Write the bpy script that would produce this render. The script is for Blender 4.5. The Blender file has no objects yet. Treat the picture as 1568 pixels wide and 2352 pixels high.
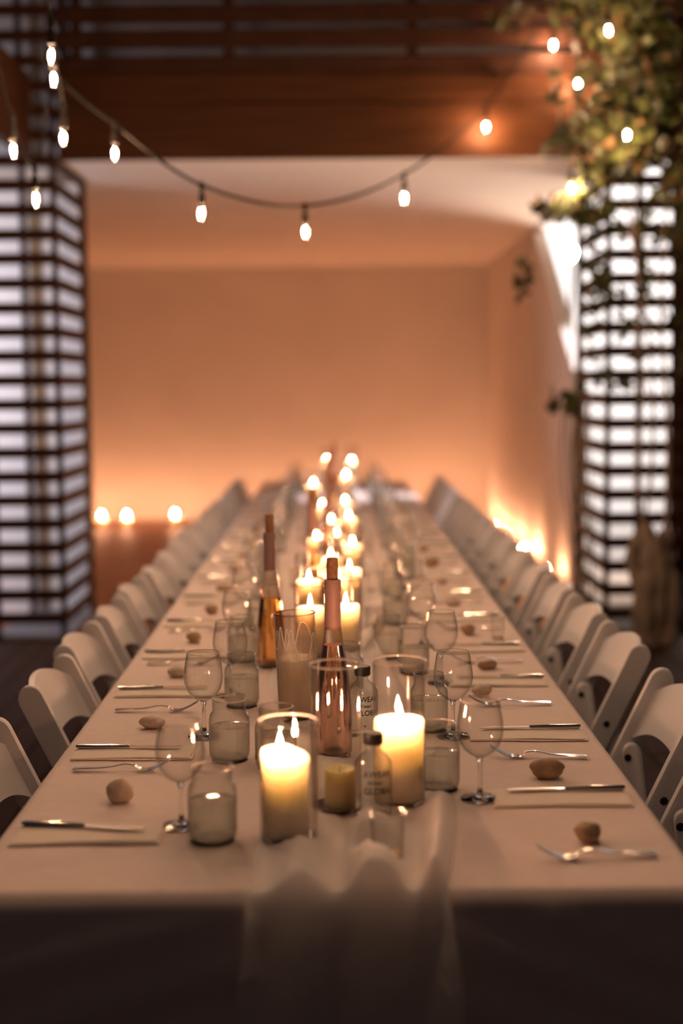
import bpy, math, random
from mathutils import Vector, Matrix, noise

random.seed(7)
PI = math.pi
sc = bpy.context.scene
COL = sc.collection

# ------------------------------------------------------------------ camera
cam_data = bpy.data.cameras.new('camera')
cam = bpy.data.objects.new('camera', cam_data)
COL.objects.link(cam)
sc.camera = cam
cam_data.sensor_fit = 'VERTICAL'
cam_data.sensor_height = 36.0
cam_data.lens = 50.0
cam_data.clip_start = 0.05
cam_data.clip_end = 200
pitch, yaw, roll = 0.0880, 0.0041, -0.00867
_f = Vector((math.sin(yaw) * math.cos(pitch), math.cos(yaw) * math.cos(pitch), -math.sin(pitch)))
_r0 = Vector((math.cos(yaw), -math.sin(yaw), 0))
_u0 = _r0.cross(_f)
_r = _r0 * math.cos(roll) + _u0 * math.sin(roll)
_u = _u0 * math.cos(roll) - _r0 * math.sin(roll)
cam.matrix_world = Matrix(((_r.x, _u.x, -_f.x, 0.008), (_r.y, _u.y, -_f.y, 0.0), (_r.z, _u.z, -_f.z, 1.535), (0, 0, 0, 1)))
cam_data.dof.use_dof = True
cam_data.dof.focus_distance = 3.12
cam_data.dof.aperture_fstop = 1.4

# ------------------------------------------------------------------ world, exposure, big lights
world = bpy.data.worlds.new('dusk')
sc.world = world
world.use_nodes = True
world.node_tree.nodes['Background'].inputs[0].default_value = (0.88, 0.66, 0.62, 1)
world.node_tree.nodes['Background'].inputs[1].default_value = 0.026
sc.view_settings.view_transform = 'Standard'
sc.view_settings.look = 'None'
sc.view_settings.gamma = 1
sc.view_settings.use_curve_mapping = False
sc.view_settings.exposure = 0.0
cy = sc.cycles
cy.max_bounces = 14
cy.diffuse_bounces = 4
cy.glossy_bounces = 4
cy.transmission_bounces = 12
cy.transparent_max_bounces = 48
cy.caustics_reflective = False
cy.caustics_refractive = False
cy.sample_clamp_indirect = 20.0
cy.sample_clamp_direct = 0.0


def area(name, loc, target, sx, sy, power, color):
    l = bpy.data.lights.new(name, 'AREA')
    l.shape = 'RECTANGLE'
    l.size, l.size_y, l.energy, l.color = sx, sy, power, color
    o = bpy.data.objects.new(name, l)
    COL.objects.link(o)
    o.location = loc
    o.rotation_euler = (Vector(target) - Vector(loc)).to_track_quat('-Z', 'Y').to_euler()
    return o


# added fill lamps without fixtures, for the pale walls, the ceiling and the far cloth
area('added_wash_right', (4.0, 13.4, 4.2), (2.7, 17.2, 2.3), 2.0, 0.8, 410, (1.0, 0.93, 0.9))  # added lamp that whitens the exterior wall
area('added_ceiling_fill', (3.7, 11.6, 0.5), (0.9, 10.6, 2.9), 1.4, 1.2, 120, (1.0, 0.76, 0.60))  # added lamp that brightens the ceiling through the opening
spot = bpy.data.lights.new('added_cloth_spot', 'SPOT')  # added spot that makes the bright patch on the far cloth
spot.energy, spot.color, spot.spot_size, spot.spot_blend, spot.shadow_soft_size = 2600, (0.97, 0.93, 1.0), 0.22, 0.7, 0.06
spot_ob = bpy.data.objects.new('added_cloth_spot', spot)
COL.objects.link(spot_ob)
spot_ob.location = (4.2, 11.7, 4.1)
spot_ob.rotation_euler = (Vector((0.42, 10.1, 0.76)) - spot_ob.location).to_track_quat('-Z', 'Y').to_euler()
area('added_wash_left', (-3.3, 8.8, 1.7), (-1.9, 9.7, 1.55), 0.3, 2.3, 42, (0.93, 0.88, 1.0))  # added unseen lamp that whitens the wall behind the left slats

# ------------------------------------------------------------------ material helpers
def new_mat(name):
    m = bpy.data.materials.new(name)
    m.use_nodes = True
    nt = m.node_tree
    for n in list(nt.nodes):
        nt.nodes.remove(n)
    out = nt.nodes.new('ShaderNodeOutputMaterial')
    return m, nt, out


def N(nt, kind, **kw):
    n = nt.nodes.new(kind)
    for k, v in kw.items():
        if k in n.inputs:
            n.inputs[k].default_value = v
        else:
            setattr(n, k, v)
    return n


def principled(name, color, rough=0.5, metal=0.0, var=0.0, scale=10.0, bump=0.0, bscale=60.0, stretch=None, spec=0.5, **extra):
    m, nt, out = new_mat(name)
    b = nt.nodes.new('ShaderNodeBsdfPrincipled')
    b.inputs['Base Color'].default_value = (*color, 1)
    b.inputs['Roughness'].default_value = rough
    b.inputs['Metallic'].default_value = metal
    b.inputs['Specular IOR Level'].default_value = spec
    for k, v in extra.items():
        b.inputs[k.replace('_', ' ')].default_value = v
    nt.links.new(b.outputs[0], out.inputs[0])
    if var or bump:
        tc = nt.nodes.new('ShaderNodeTexCoord')
        mp = nt.nodes.new('ShaderNodeMapping')
        if stretch:
            mp.inputs['Scale'].default_value = stretch
        nt.links.new(tc.outputs['Object'], mp.inputs[0])
    if var:
        nz = N(nt, 'ShaderNodeTexNoise', Scale=scale, Detail=5.0)
        nt.links.new(mp.outputs[0], nz.inputs['Vector'])
        rp = nt.nodes.new('ShaderNodeValToRGB')
        lo = tuple(max(0, c * (1 - var)) for c in color)
        hi = tuple(min(1, c * (1 + var)) for c in color)
        rp.color_ramp.elements[0].color = (*lo, 1)
        rp.color_ramp.elements[1].color = (*hi, 1)
        rp.color_ramp.elements[0].position = 0.3
        rp.color_ramp.elements[1].position = 0.7
        nt.links.new(nz.outputs['Fac'], rp.inputs[0])
        nt.links.new(rp.outputs[0], b.inputs['Base Color'])
    if bump:
        n2 = N(nt, 'ShaderNodeTexNoise', Scale=bscale, Detail=4.0)
        nt.links.new(mp.outputs[0], n2.inputs['Vector'])
        bp = N(nt, 'ShaderNodeBump', Strength=bump, Distance=0.01)
        nt.links.new(n2.outputs['Fac'], bp.inputs['Height'])
        nt.links.new(bp.outputs[0], b.inputs['Normal'])
    return m


def thin_glass(name, tint=(0.98, 0.98, 0.97), edge=(0.42, 0.38, 0.33), power=3.0, refl=1.0, film=0.0, glint_color=(0.8, 0.75, 0.7)):
    """thin walled glass: see-through face on, darker and shinier at grazing angles"""
    m, nt, out = new_mat(name)
    lw = N(nt, 'ShaderNodeLayerWeight', Blend=0.5)
    pw = N(nt, 'ShaderNodeMath', operation='POWER')
    pw.inputs[1].default_value = power
    nt.links.new(lw.outputs['Facing'], pw.inputs[0])
    mx = N(nt, 'ShaderNodeMixRGB')
    mx.inputs[1].default_value = (*tint, 1)
    mx.inputs[2].default_value = (*edge, 1)
    nt.links.new(pw.outputs[0], mx.inputs[0])
    tr = nt.nodes.new('ShaderNodeBsdfTransparent')
    nt.links.new(mx.outputs[0], tr.inputs[0])
    gl = N(nt, 'ShaderNodeBsdfGlossy', Roughness=0.02)
    p5 = N(nt, 'ShaderNodeMath', operation='POWER')
    p5.inputs[1].default_value = 5.0
    nt.links.new(lw.outputs['Facing'], p5.inputs[0])
    ml = N(nt, 'ShaderNodeMath', operation='MULTIPLY_ADD')   # Schlick reflectance, the same from both sides
    ml.use_clamp = True
    ml.inputs[1].default_value = 0.7 * refl
    ml.inputs[2].default_value = 0.045 * refl
    nt.links.new(p5.outputs[0], ml.inputs[0])
    ms = nt.nodes.new('ShaderNodeMixShader')
    nt.links.new(ml.outputs[0], ms.inputs[0])
    nt.links.new(tr.outputs[0], ms.inputs[1])
    nt.links.new(gl.outputs[0], ms.inputs[2])
    last = ms
    if film:  # whitish diffuse share, brightens a rim as if it caught light
        df = N(nt, 'ShaderNodeBsdfDiffuse', Color=(*glint_color, 1))
        m2 = N(nt, 'ShaderNodeMixShader', Fac=film)
        nt.links.new(ms.outputs[0], m2.inputs[1])
        nt.links.new(df.outputs[0], m2.inputs[2])
        last = m2
    nt.links.new(last.outputs[0], out.inputs[0])
    return m


def solid_glass(name, color, ior=1.45, rough=0.0):
    m, nt, out = new_mat(name)
    g = N(nt, 'ShaderNodeBsdfGlass', Color=(*color, 1), Roughness=rough, IOR=ior)
    nt.links.new(g.outputs[0], out.inputs[0])
    return m


def emission(name, color, strength):
    m, nt, out = new_mat(name)
    e = N(nt, 'ShaderNodeEmission', Color=(*color, 1), Strength=strength)
    nt.links.new(e.outputs[0], out.inputs[0])
    return m


def sheer(name, color, cover, trans=0.35):
    """gauze: part see-through, part cloth that also lets light through"""
    m, nt, out = new_mat(name)
    df = N(nt, 'ShaderNodeBsdfDiffuse', Color=(*color, 1))
    tl = N(nt, 'ShaderNodeBsdfTranslucent', Color=(*color, 1))
    m1 = N(nt, 'ShaderNodeMixShader', Fac=trans)
    nt.links.new(df.outputs[0], m1.inputs[1])
    nt.links.new(tl.outputs[0], m1.inputs[2])
    tr = nt.nodes.new('ShaderNodeBsdfTransparent')
    lw = N(nt, 'ShaderNodeLayerWeight', Blend=0.35)
    ad = N(nt, 'ShaderNodeMath', operation='MULTIPLY_ADD')
    ad.use_clamp = True
    ad.inputs[1].default_value = 0.45
    ad.inputs[2].default_value = cover
    nt.links.new(lw.outputs['Facing'], ad.inputs[0])
    m2 = nt.nodes.new('ShaderNodeMixShader')
    nt.links.new(ad.outputs[0], m2.inputs[0])
    nt.links.new(tr.outputs[0], m2.inputs[1])
    nt.links.new(m1.outputs[0], m2.inputs[2])
    nt.links.new(m2.outputs[0], out.inputs[0])
    return m


FLAME = (1.0, 0.475, 0.25)
M = {}
M['plaster'] = principled('plaster', (0.70, 0.625, 0.565), 0.9, var=0.04, scale=1.5, bump=0.05, bscale=40, spec=0.1)
M['ceiling'] = principled('ceiling_paint', (0.92, 0.85, 0.77), 0.9, var=0.03, scale=1.2, spec=0.1)
M['white_wall'] = principled('white_render', (0.82, 0.80, 0.80), 0.9, var=0.04, scale=2, spec=0.1)
M['dimmed_wall'] = principled('dimmed_wall', (0.50, 0.47, 0.48), 0.9)  # wall greyed in its colour to look dimly lit
M['grey_board'] = principled('grey_board', (0.16, 0.15, 0.16), 0.9)
M['terracotta'] = principled('terracotta_floor', (0.30, 0.12, 0.06), 0.6, var=0.2, scale=3, spec=0.3)
M['deck'] = principled('dark_deck', (0.040, 0.017, 0.009), 0.8, var=0.3, scale=6, bump=0.15, bscale=30, stretch=(12, 1, 1), spec=0.12)
M['paving'] = principled('garden_paving', (0.45, 0.42, 0.40), 0.9, var=0.15, scale=4)
M['slat'] = principled('stained_slat', (0.036, 0.013, 0.007), 0.55, var=0.35, scale=5, bump=0.1, bscale=30, stretch=(1, 1, 9), spec=0.10)
M['fascia'] = principled('stained_cedar', (0.050, 0.0160, 0.0045), 0.6, var=0.35, scale=3.0, bump=0.12, bscale=18, stretch=(0.5, 1, 10), spec=0.12)
M['cloth'] = principled('table_linen', (0.77, 0.64, 0.60), 0.95, var=0.03, scale=40, bump=0.25, bscale=420, spec=0.05)
M['gauze'] = sheer('gauze', (0.94, 0.90, 0.88), 0.74, 0.45)
M['napkin'] = principled('napkin_cotton', (0.80, 0.70, 0.62), 0.95, bump=0.2, bscale=400, spec=0.05)
M['resin'] = principled('white_resin', (0.62, 0.60, 0.61), 0.4, var=0.02, scale=6, spec=0.4)
M['bolt'] = principled('dark_bolt', (0.02, 0.018, 0.016), 0.4, metal=0.6)
M['steel'] = principled('polished_steel', (0.72, 0.66, 0.62), 0.16, metal=1.0)
M['stone'] = principled('pale_pebble', (0.54, 0.42, 0.32), 0.75, var=0.22, scale=30, bump=0.25, bscale=90)
M['stone_dark'] = principled('brown_pebble', (0.38, 0.25, 0.15), 0.75, var=0.25, scale=30, bump=0.25, bscale=90)
M['glass'] = thin_glass('thin_glass', edge=(0.26, 0.23, 0.20), power=2.4, refl=1.8)
M['jar'] = thin_glass('jar_glass', tint=(0.94, 0.95, 0.93), edge=(0.30, 0.29, 0.26), power=2.0, refl=1.8)
M['smoked'] = thin_glass('warm_smoked_glass', tint=(0.93, 0.86, 0.80), edge=(0.20, 0.10, 0.06), power=1.5, refl=2.0)
M['cylinder'] = thin_glass('hurricane_glass', tint=(0.97, 0.95, 0.93), edge=(0.40, 0.29, 0.22), power=2.2, refl=2.0)
M['stem'] = solid_glass('solid_glass', (0.97, 0.97, 0.96))
M['water'], _nt, _out = new_mat('cloudy_water')
_g = N(_nt, 'ShaderNodeBsdfTransparent', Color=(0.90, 0.90, 0.87, 1))
_d = N(_nt, 'ShaderNodeBsdfDiffuse', Color=(0.86, 0.82, 0.77, 1))
_t = N(_nt, 'ShaderNodeBsdfTranslucent', Color=(0.88, 0.84, 0.79, 1))
_m1 = N(_nt, 'ShaderNodeMixShader', Fac=0.6)
_m2 = N(_nt, 'ShaderNodeMixShader', Fac=0.34)
_s = N(_nt, 'ShaderNodeBsdfGlossy', Roughness=0.03)
_lw = N(_nt, 'ShaderNodeLayerWeight', Blend=0.12)
_m3 = _nt.nodes.new('ShaderNodeMixShader')
_nt.links.new(_d.outputs[0], _m1.inputs[1])
_nt.links.new(_t.outputs[0], _m1.inputs[2])
_nt.links.new(_g.outputs[0], _m2.inputs[1])
_nt.links.new(_m1.outputs[0], _m2.inputs[2])
_nt.links.new(_lw.outputs['Facing'], _m3.inputs[0])
_nt.links.new(_m2.outputs[0], _m3.inputs[1])
_nt.links.new(_s.outputs[0], _m3.inputs[2])
_nt.links.new(_m3.outputs[0], _out.inputs[0])
M['rose_glass'] = thin_glass('pink_bottle_glass', tint=(0.98, 0.92, 0.87), edge=(0.42, 0.22, 0.15), power=1.8, refl=1.5)
M['rose'] = solid_glass('rose_wine', (0.95, 0.78, 0.69), 1.33)
M['amber'] = solid_glass('amber_wine', (0.98, 0.76, 0.42), 1.33)
M['capsule_pink'] = principled('pink_capsule', (0.46, 0.27, 0.23), 0.45, spec=0.4)
M['capsule_lilac'] = principled('dusky_capsule', (0.40, 0.24, 0.22), 0.45, spec=0.4)
M['cork'] = principled('cork', (0.42, 0.20, 0.10), 0.9, var=0.3, scale=120, bump=0.3, bscale=200)
M['black_plastic'] = principled('black_plastic', (0.012, 0.008, 0.007), 0.45)
M['ink'] = principled('black_print', (0.012, 0.010, 0.010), 0.6)
M['wax'] = principled('ivory_wax', (0.97, 0.84, 0.68), 0.5, spec=0.3, Subsurface_Weight=1.0, Subsurface_Radius=(1.0, 1.0, 1.0), Subsurface_Scale=0.06)
M['wax_yellow'] = principled('yellow_wax', (0.93, 0.78, 0.42), 0.5, spec=0.3, Subsurface_Weight=1.0, Subsurface_Radius=(1.0, 0.7, 0.3), Subsurface_Scale=0.04)
M['wax_film'] = sheer('wax_film', (0.95, 0.84, 0.68), 0.35, 0.8)
M['wick'] = principled('charred_wick', (0.02, 0.015, 0.012), 0.9)
M['flame'] = emission('candle_flame', FLAME, 1650)
M['floor_flame'] = emission('lantern_flame', FLAME, 1350)
M['far_flame'] = emission('far_candle_flame', FLAME, 650)
M['filament'] = emission('bulb_filament', (1.0, 0.61, 0.36), 4900)
M['flood'] = emission('floodlight_lens', (1.0, 0.96, 0.93), 150)
M['rim'] = thin_glass('glass_rim', tint=(0.9, 0.88, 0.85), edge=(0.5, 0.42, 0.36), power=1.5, refl=3.5, film=0.22, glint_color=(0.95, 0.9, 0.85))  # pale diffuse colour stands in for light caught along the rim
M['bulb'] = thin_glass('bulb_glass', tint=(0.99, 0.98, 0.96), edge=(0.8, 0.72, 0.6), power=3, refl=0.6)
M['cable'] = principled('black_cable', (0.006, 0.005, 0.004), 0.85, spec=0.1)
M['leaf'] = principled('vine_leaf', (0.062, 0.070, 0.016), 0.55, var=0.4, scale=3, spec=0.35, Transmission_Weight=0.0)
M['leaf_dry'] = principled('browning_leaf', (0.12, 0.070, 0.026), 0.6, var=0.4, scale=3, spec=0.3)
M['leaf_dark'] = principled('dark_leaf', (0.026, 0.032, 0.010), 0.55, var=0.4, scale=3, spec=0.35)
M['bark'] = principled('vine_bark', (0.26, 0.19, 0.14), 0.9, var=0.4, scale=14, bump=0.6, bscale=30, stretch=(3, 3, 0.6))
M['tabletop'] = principled('plywood', (0.30, 0.2, 0.12), 0.6)
M['dark_metal'] = principled('dark_metal', (0.05, 0.05, 0.05), 0.4, metal=0.8)


# ------------------------------------------------------------------ mesh helpers
class MB:
    def __init__(self):
        self.v, self.f = [], []

    def add(self, verts, faces):
        o = len(self.v)
        self.v += [tuple(p) for p in verts]
        self.f += [tuple(i + o for i in fc) for fc in faces]
        return self

    def box(self, x0, x1, y0, y1, z0, z1, b=0.0):
        """box with chamfered edges"""
        if b <= 0:
            vs = [(x, y, z) for z in (z0, z1) for y in (y0, y1) for x in (x0, x1)]
            return self.add(vs, [(0, 2, 3, 1), (4, 5, 7, 6), (0, 1, 5, 4), (2, 6, 7, 3), (0, 4, 6, 2), (1, 3, 7, 5)])
        xs, ys, zs = (x0, x1), (y0, y1), (z0, z1)
        vs, idx = [], {}
        for i in (0, 1):
            for j in (0, 1):
                for k in (0, 1):
                    sx, sy, sz = (1, -1)[i] * b, (1, -1)[j] * b, (1, -1)[k] * b
                    for ax, p in enumerate(((xs[i], ys[j] + sy, zs[k] + sz), (xs[i] + sx, ys[j], zs[k] + sz), (xs[i] + sx, ys[j] + sy, zs[k]))):
                        idx[(i, j, k, ax)] = len(vs)
                        vs.append(p)
        fs = []
        for i in (0, 1):
            q = [(i, 0, 0, 0), (i, 1, 0, 0), (i, 1, 1, 0), (i, 0, 1, 0)]
            fs.append([idx[t] for t in (q if i else q[::-1])])
            q = [(0, i, 0, 1), (0, i, 1, 1), (1, i, 1, 1), (1, i, 0, 1)]
            fs.append([idx[t] for t in (q if i else q[::-1])])
            q = [(0, 0, i, 2), (1, 0, i, 2), (1, 1, i, 2), (0, 1, i, 2)]
            fs.append([idx[t] for t in (q if i else q[::-1])])
        for a in (0, 1):
            for c in (0, 1):
                fs.append([idx[(a, c, 0, 0)], idx[(a, c, 1, 0)], idx[(a, c, 1, 1)], idx[(a, c, 0, 1)]])
                fs.append([idx[(a, 0, c, 0)], idx[(a, 1, c, 0)], idx[(a, 1, c, 2)], idx[(a, 0, c, 2)]])
                fs.append([idx[(0, a, c, 1)], idx[(1, a, c, 1)], idx[(1, a, c, 2)], idx[(0, a, c, 2)]])
                for k in (0, 1):
                    fs.append([idx[(a, c, k, 0)], idx[(a, c, k, 1)], idx[(a, c, k, 2)]])
        return self.add(vs, fs)

    def lathe(self, prof, n=32, cx=0, cy=0, cap=True, squash=1.0):
        """revolve (r, z) pairs; r == 0 becomes a pole"""
        vs, fs, rings = [], [], []
        for r, z in prof:
            if r <= 1e-6:
                rings.append([len(vs)])
                vs.append((cx, cy, z))
            else:
                rings.append(list(range(len(vs), len(vs) + n)))
                vs += [(cx + r * math.cos(2 * PI * i / n), cy + squash * r * math.sin(2 * PI * i / n), z) for i in range(n)]
        for a, b in zip(rings, rings[1:]):
            for i in range(n):
                j = (i + 1) % n
                if len(a) == 1 and len(b) == 1:
                    continue
                if len(a) == 1:
                    fs.append((a[0], b[i], b[j]))
                elif len(b) == 1:
                    fs.append((a[i], b[0], a[j]))
                else:
                    fs.append((a[i], b[i], b[j], a[j]))
        return self.add(vs, fs)

    def tube(self, pts, rad, n=8, caps=True):
        pts = [Vector(p) for p in pts]
        rads = rad if isinstance(rad, (list, tuple)) else [rad] * len(pts)
        vs, fs = [], []
        up = Vector((0.13, 0.31, 0.94))
        for i, p in enumerate(pts):
            t = (pts[min(i + 1, len(pts) - 1)] - pts[max(i - 1, 0)]).normalized()
            a = t.cross(up)
            if a.length < 1e-3:
                a = t.cross(Vector((1, 0, 0)))
            a.normalize()
            b = t.cross(a)
            up = a.cross(t)
            for k in range(n):
                w = 2 * PI * k / n
                vs.append(p + (a * math.cos(w) + b * math.sin(w)) * rads[i])
        for i in range(len(pts) - 1):
            for k in range(n):
                j = (k + 1) % n
                fs.append((i * n + k, i * n + j, (i + 1) * n + j, (i + 1) * n + k))
        if caps:
            fs.append(tuple(range(n))[::-1])
            fs.append(tuple((len(pts) - 1) * n + k for k in range(n)))
        return self.add(vs, fs)

    def prism(self, poly, d, axis='y', b=0.0):
        """extrude a closed 2-D outline: poly of (u, v); axis y -> (u, d, v), axis z -> (u, v, d), axis x -> (d, u, v)"""
        d0, d1 = d
        n = len(poly)
        cu = sum(q[0] for q in poly) / n
        cv = sum(q[1] for q in poly) / n

        def P(u, v, w):
            return {'y': (u, w, v), 'z': (u, v, w), 'x': (w, u, v)}[axis]

        def inset(u, v):
            if b <= 0:
                return u, v
            l = math.hypot(u - cu, v - cv) or 1
            return u - (u - cu) / l * b, v - (v - cv) / l * b
        layers = [(d0, True), (d0 + b, False), (d1 - b, False), (d1, True)] if b > 0 else [(d0, False), (d1, False)]
        vs, fs = [], []
        for w, ins in layers:
            for u, v in poly:
                uu, vv = inset(u, v) if ins else (u, v)
                vs.append(P(uu, vv, w))
        for l in range(len(layers) - 1):
            for i in range(n):
                j = (i + 1) % n
                fs.append((l * n + i, l * n + j, (l + 1) * n + j, (l + 1) * n + i))
        fs.append(tuple(range(n))[::-1])
        fs.append(tuple((len(layers) - 1) * n + i for i in range(n)))
        return self.add(vs, fs)

    def grid(self, nu, nv, fn):
        vs = [fn(i / nu, j / nv) for j in range(nv + 1) for i in range(nu + 1)]
        fs = [(j * (nu + 1) + i, j * (nu + 1) + i + 1, (j + 1) * (nu + 1) + i + 1, (j + 1) * (nu + 1) + i) for j in range(nv) for i in range(nu)]
        return self.add(vs, fs)

    def mesh(self, name, mat, smooth=True, sharp=35):
        me = bpy.data.meshes.new(name)
        me.from_pydata(self.v, [], self.f)
        if mat is not None:
            me.materials.append(mat)
        if smooth:
            me.polygons.foreach_set('use_smooth', [True] * len(me.polygons))
            try:
                me.set_sharp_from_angle(angle=math.radians(sharp))
            except Exception:
                pass
        me.update()
        return me

    def build(self, name, mat, parent=None, loc=None, rot=None, smooth=True, sharp=35):
        return link(name, self.mesh(name, mat, smooth, sharp), parent, loc, rot)


def link(name, me, parent=None, loc=None, rot=None):
    o = bpy.data.objects.new(name, me)
    COL.objects.link(o)
    if parent is not None:
        o.parent = parent
    if loc is not None:
        o.location = loc
    if rot is not None:
        o.rotation_euler = rot
    return o


def tag(o, label=None, cat=None, group=None, kind=None):
    if label:
        o['label'] = label
    if cat:
        o['category'] = cat
    if group:
        o['group'] = group
    if kind:
        o['kind'] = kind
    return o


def thing(name, label, cat, loc=(0, 0, 0), rz=0.0, group=None):
    o = bpy.data.objects.new(name, None)
    o.empty_display_size = 0.05
    COL.objects.link(o)
    o.location = loc
    o.rotation_euler = (0, 0, rz)
    return tag(o, label, cat, group)


def dup(src, loc, rot=None, label=None, group=None, scale=None):
    kids = {}
    for o in bpy.data.objects:
        if o.parent is not None:
            kids.setdefault(o.parent.name, []).append(o)

    def cp(o, par):
        c = o.copy()
        COL.objects.link(c)
        if par is not None:
            c.parent = par
        for ch in kids.get(o.name, []):
            cp(ch, c)
        return c
    r = cp(src, None)
    r.location = loc
    if rot is not None:
        r.rotation_euler = rot
    if scale is not None:
        r.scale = scale
    if label:
        r['label'] = label
    if group:
        r['group'] = group
    return r


ORD = ['first', 'second', 'third', 'fourth', 'fifth', 'sixth', 'seventh', 'eighth', 'ninth', 'tenth', 'eleventh', 'twelfth', 'thirteenth',
       'fourteenth', 'fifteenth', 'sixteenth', 'seventeenth', 'eighteenth', 'nineteenth', 'twentieth']


def structure(name, mb, mat, parent=None, smooth=False):
    o = mb.build(name, mat, parent, smooth=smooth)
    if parent is None:
        o['kind'] = 'structure'
    return o


# ================================================================== SETTING
CEIL = 2.90
RX = 1.75          # right wall face
BY = 16.5          # back wall face
LX = -3.3
FY = 8.6           # lattice front plane
structure('wall_back', MB().box(LX - .15, RX + .12, BY, BY + .15, 0, CEIL + .1), M['plaster'])
structure('wall_left', MB().box(LX - .15, LX, 9.75, BY, 0, CEIL + .1), M['plaster'])
structure('ceiling', MB().box(LX - .15, RX + .12, 9.80, BY + .15, CEIL, CEIL + .12).box(-1.63, 1.63, 8.72, 9.80, CEIL, CEIL + .12), M['ceiling'])
# right wall: full height at the back, its top rakes down towards the table, open above
structure('wall_right', MB().prism([(10.45, 0), (BY, 0), (BY, CEIL), (12.55, CEIL), (10.45, 1.64)], (RX, RX + .10), 'x'), M['plaster'])
# front wall of the room, behind and above the slatted columns
structure('wall_front', MB().box(LX - .15, -1.70, 9.68, 9.79, 0, 2.90), M['white_wall'])
structure('trim_1', MB().box(LX - .15, RX + .6, 9.70, 9.79, CEIL + .122, 4.4), M['dimmed_wall'])  # upper wall, its dimness put into a grey colour
structure('floor', MB().box(LX - .15, RX + .1, 8.9, BY, -.06, 0), M['terracotta'])
structure('ground', MB().box(-14, 14, -6, 30, -.30, -.07), M['paving'])
structure('wall_exterior', MB().box(RX + .3, 9, 17.2, 17.4, -.1, 5.0), M['white_wall'])

# deck of dark boards in front: each board a piece
deck = thing('floor_deck', None, None)
deck['kind'] = 'structure'
W = .145
board_me = MB().box(-W / 2 + .003, W / 2 - .003, 0, 1, -.03, 0, .003).mesh('deck_board', M['deck'], smooth=False)
x = -2.9 + W / 2
while x < 2.9:
    y0 = 0.2
    cut = random.uniform(3.0, 6.2)
    for a, b in ((y0, cut - .003), (cut + .003, 8.9)):
        o = link('deck_board', board_me, deck, (x, a, random.uniform(-.0015, 0)))
        o.scale = (1, b - a, 1)
    x += W

# ------------------------------------------------------------------ lattice columns, lintel, side beams
P = .1445
SH = .067


def slat_mesh(length, axis, name='slat'):
    if axis == 'x':
        return MB().box(-length / 2, length / 2, -.011, .011, -SH / 2, SH / 2, .002).mesh(name, M['slat'], smooth=False)
    return MB().box(-.011, .011, -length / 2, length / 2, -SH / 2, SH / 2, .002).mesh(name, M['slat'], smooth=False)


def lattice_column(side, label):
    """slatted box: slats on its front and on the face that looks at the table"""
    xi, xo = 1.66 * side, 2.06 * side
    xc = (xi + xo) / 2
    D = 1.0
    t = thing('lattice_column', label, 'column', (xc, FY + D / 2, 0))
    t['kind'] = 'thing'
    hw = .20
    top = 4.2
    for px, py, w in ((-hw, -D / 2, .034), (hw, -D / 2, .034), (-hw, D / 2, .04), (hw, D / 2, .04)):
        MB().box(px - w / 2, px + w / 2, py + .011, py + .011 + w, 0, top, .003).build('post', M['slat'], t, smooth=False)
    fm = slat_mesh(2 * hw + .05, 'x')
    im = slat_mesh(D, 'y')
    k = -1
    z = .142 - P
    while z < top - .05:
        if z > 0:
            dz = random.uniform(-.0025, .0025)
            o = link('slat', fm, t, (0, -D / 2, z + dz))
            o = link('slat', im, t, (-side * (hw + .012), .02, z + random.uniform(-.002, .002)))
        z += P
    MB().box(-hw - .03, hw + .03, -D / 2 + .02, D / 2 + .05, 0, .03, .004).build('plinth', M['grey_board'], t, smooth=False)
    return t


colL = lattice_column(-1, 'slatted dark timber column at the left end of the opening, bare of vine')
colR = lattice_column(1, 'slatted dark timber column overgrown with leafy vine')

lp = thing('lattice_screen', 'slatted dark timber screen beyond the vine column, at the right edge', 'screen', (2.32, FY, 0))
lp['kind'] = 'thing'
pm = slat_mesh(.42, 'x')
z = .142
while z < 4.1:
    link('slat', pm, lp, (0, 0, z + random.uniform(-.002, .002)))
    z += P
MB().box(-.235, -.165, .012, .06, 0, 4.2, .003).build('post', M['slat'], lp, smooth=False)
MB().box(.165, .215, .012, .06, 0, 4.2, .003).build('post', M['slat'], lp, smooth=False)
lint = thing('lattice_lintel', 'slatted dark timber lintel over the opening, with wide boards along its bottom', 'lintel', (0, FY, 0))
lint['kind'] = 'thing'
span = 2 * 1.615
MB().box(-span / 2, span / 2, -.02, .02, 2.885, 3.205, .004).build('fascia_board', M['fascia'], lint, smooth=False)
MB().box(-span / 2, span / 2, -.022, .018, 3.210, 3.375, .004).build('fascia_board', M['fascia'], lint, smooth=False)
lm = MB().box(-span / 2, span / 2, -.011, .011, -.054, .054, .003).mesh('slat', M['slat'], smooth=False)
for z in (3.432, 3.584, 3.728, 3.872, 4.016):
    link('slat', lm, lint, (0, 0, z))
for px in (-.60, .485, 1.5, -1.5):
    MB().box(px - .03, px + .03, .012, .055, 3.375, 4.1, .003).build('post', M['slat'], lint, smooth=False)

sb = thing('side_beam', 'dark timber side beam running from the left column towards the viewer', 'beam', (-1.80, 5.2, 0))
sb['kind'] = 'thing'
MB().box(-.03, .03, -1.9, FY - 5.2 - .03, 2.90, 3.13, .004).build('board', M['fascia'], sb, smooth=False)
MB().box(-.035, .035, -1.9, FY - 5.2 - .03, 3.135, 3.38, .004).build('board', M['fascia'], sb, smooth=False)

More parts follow.
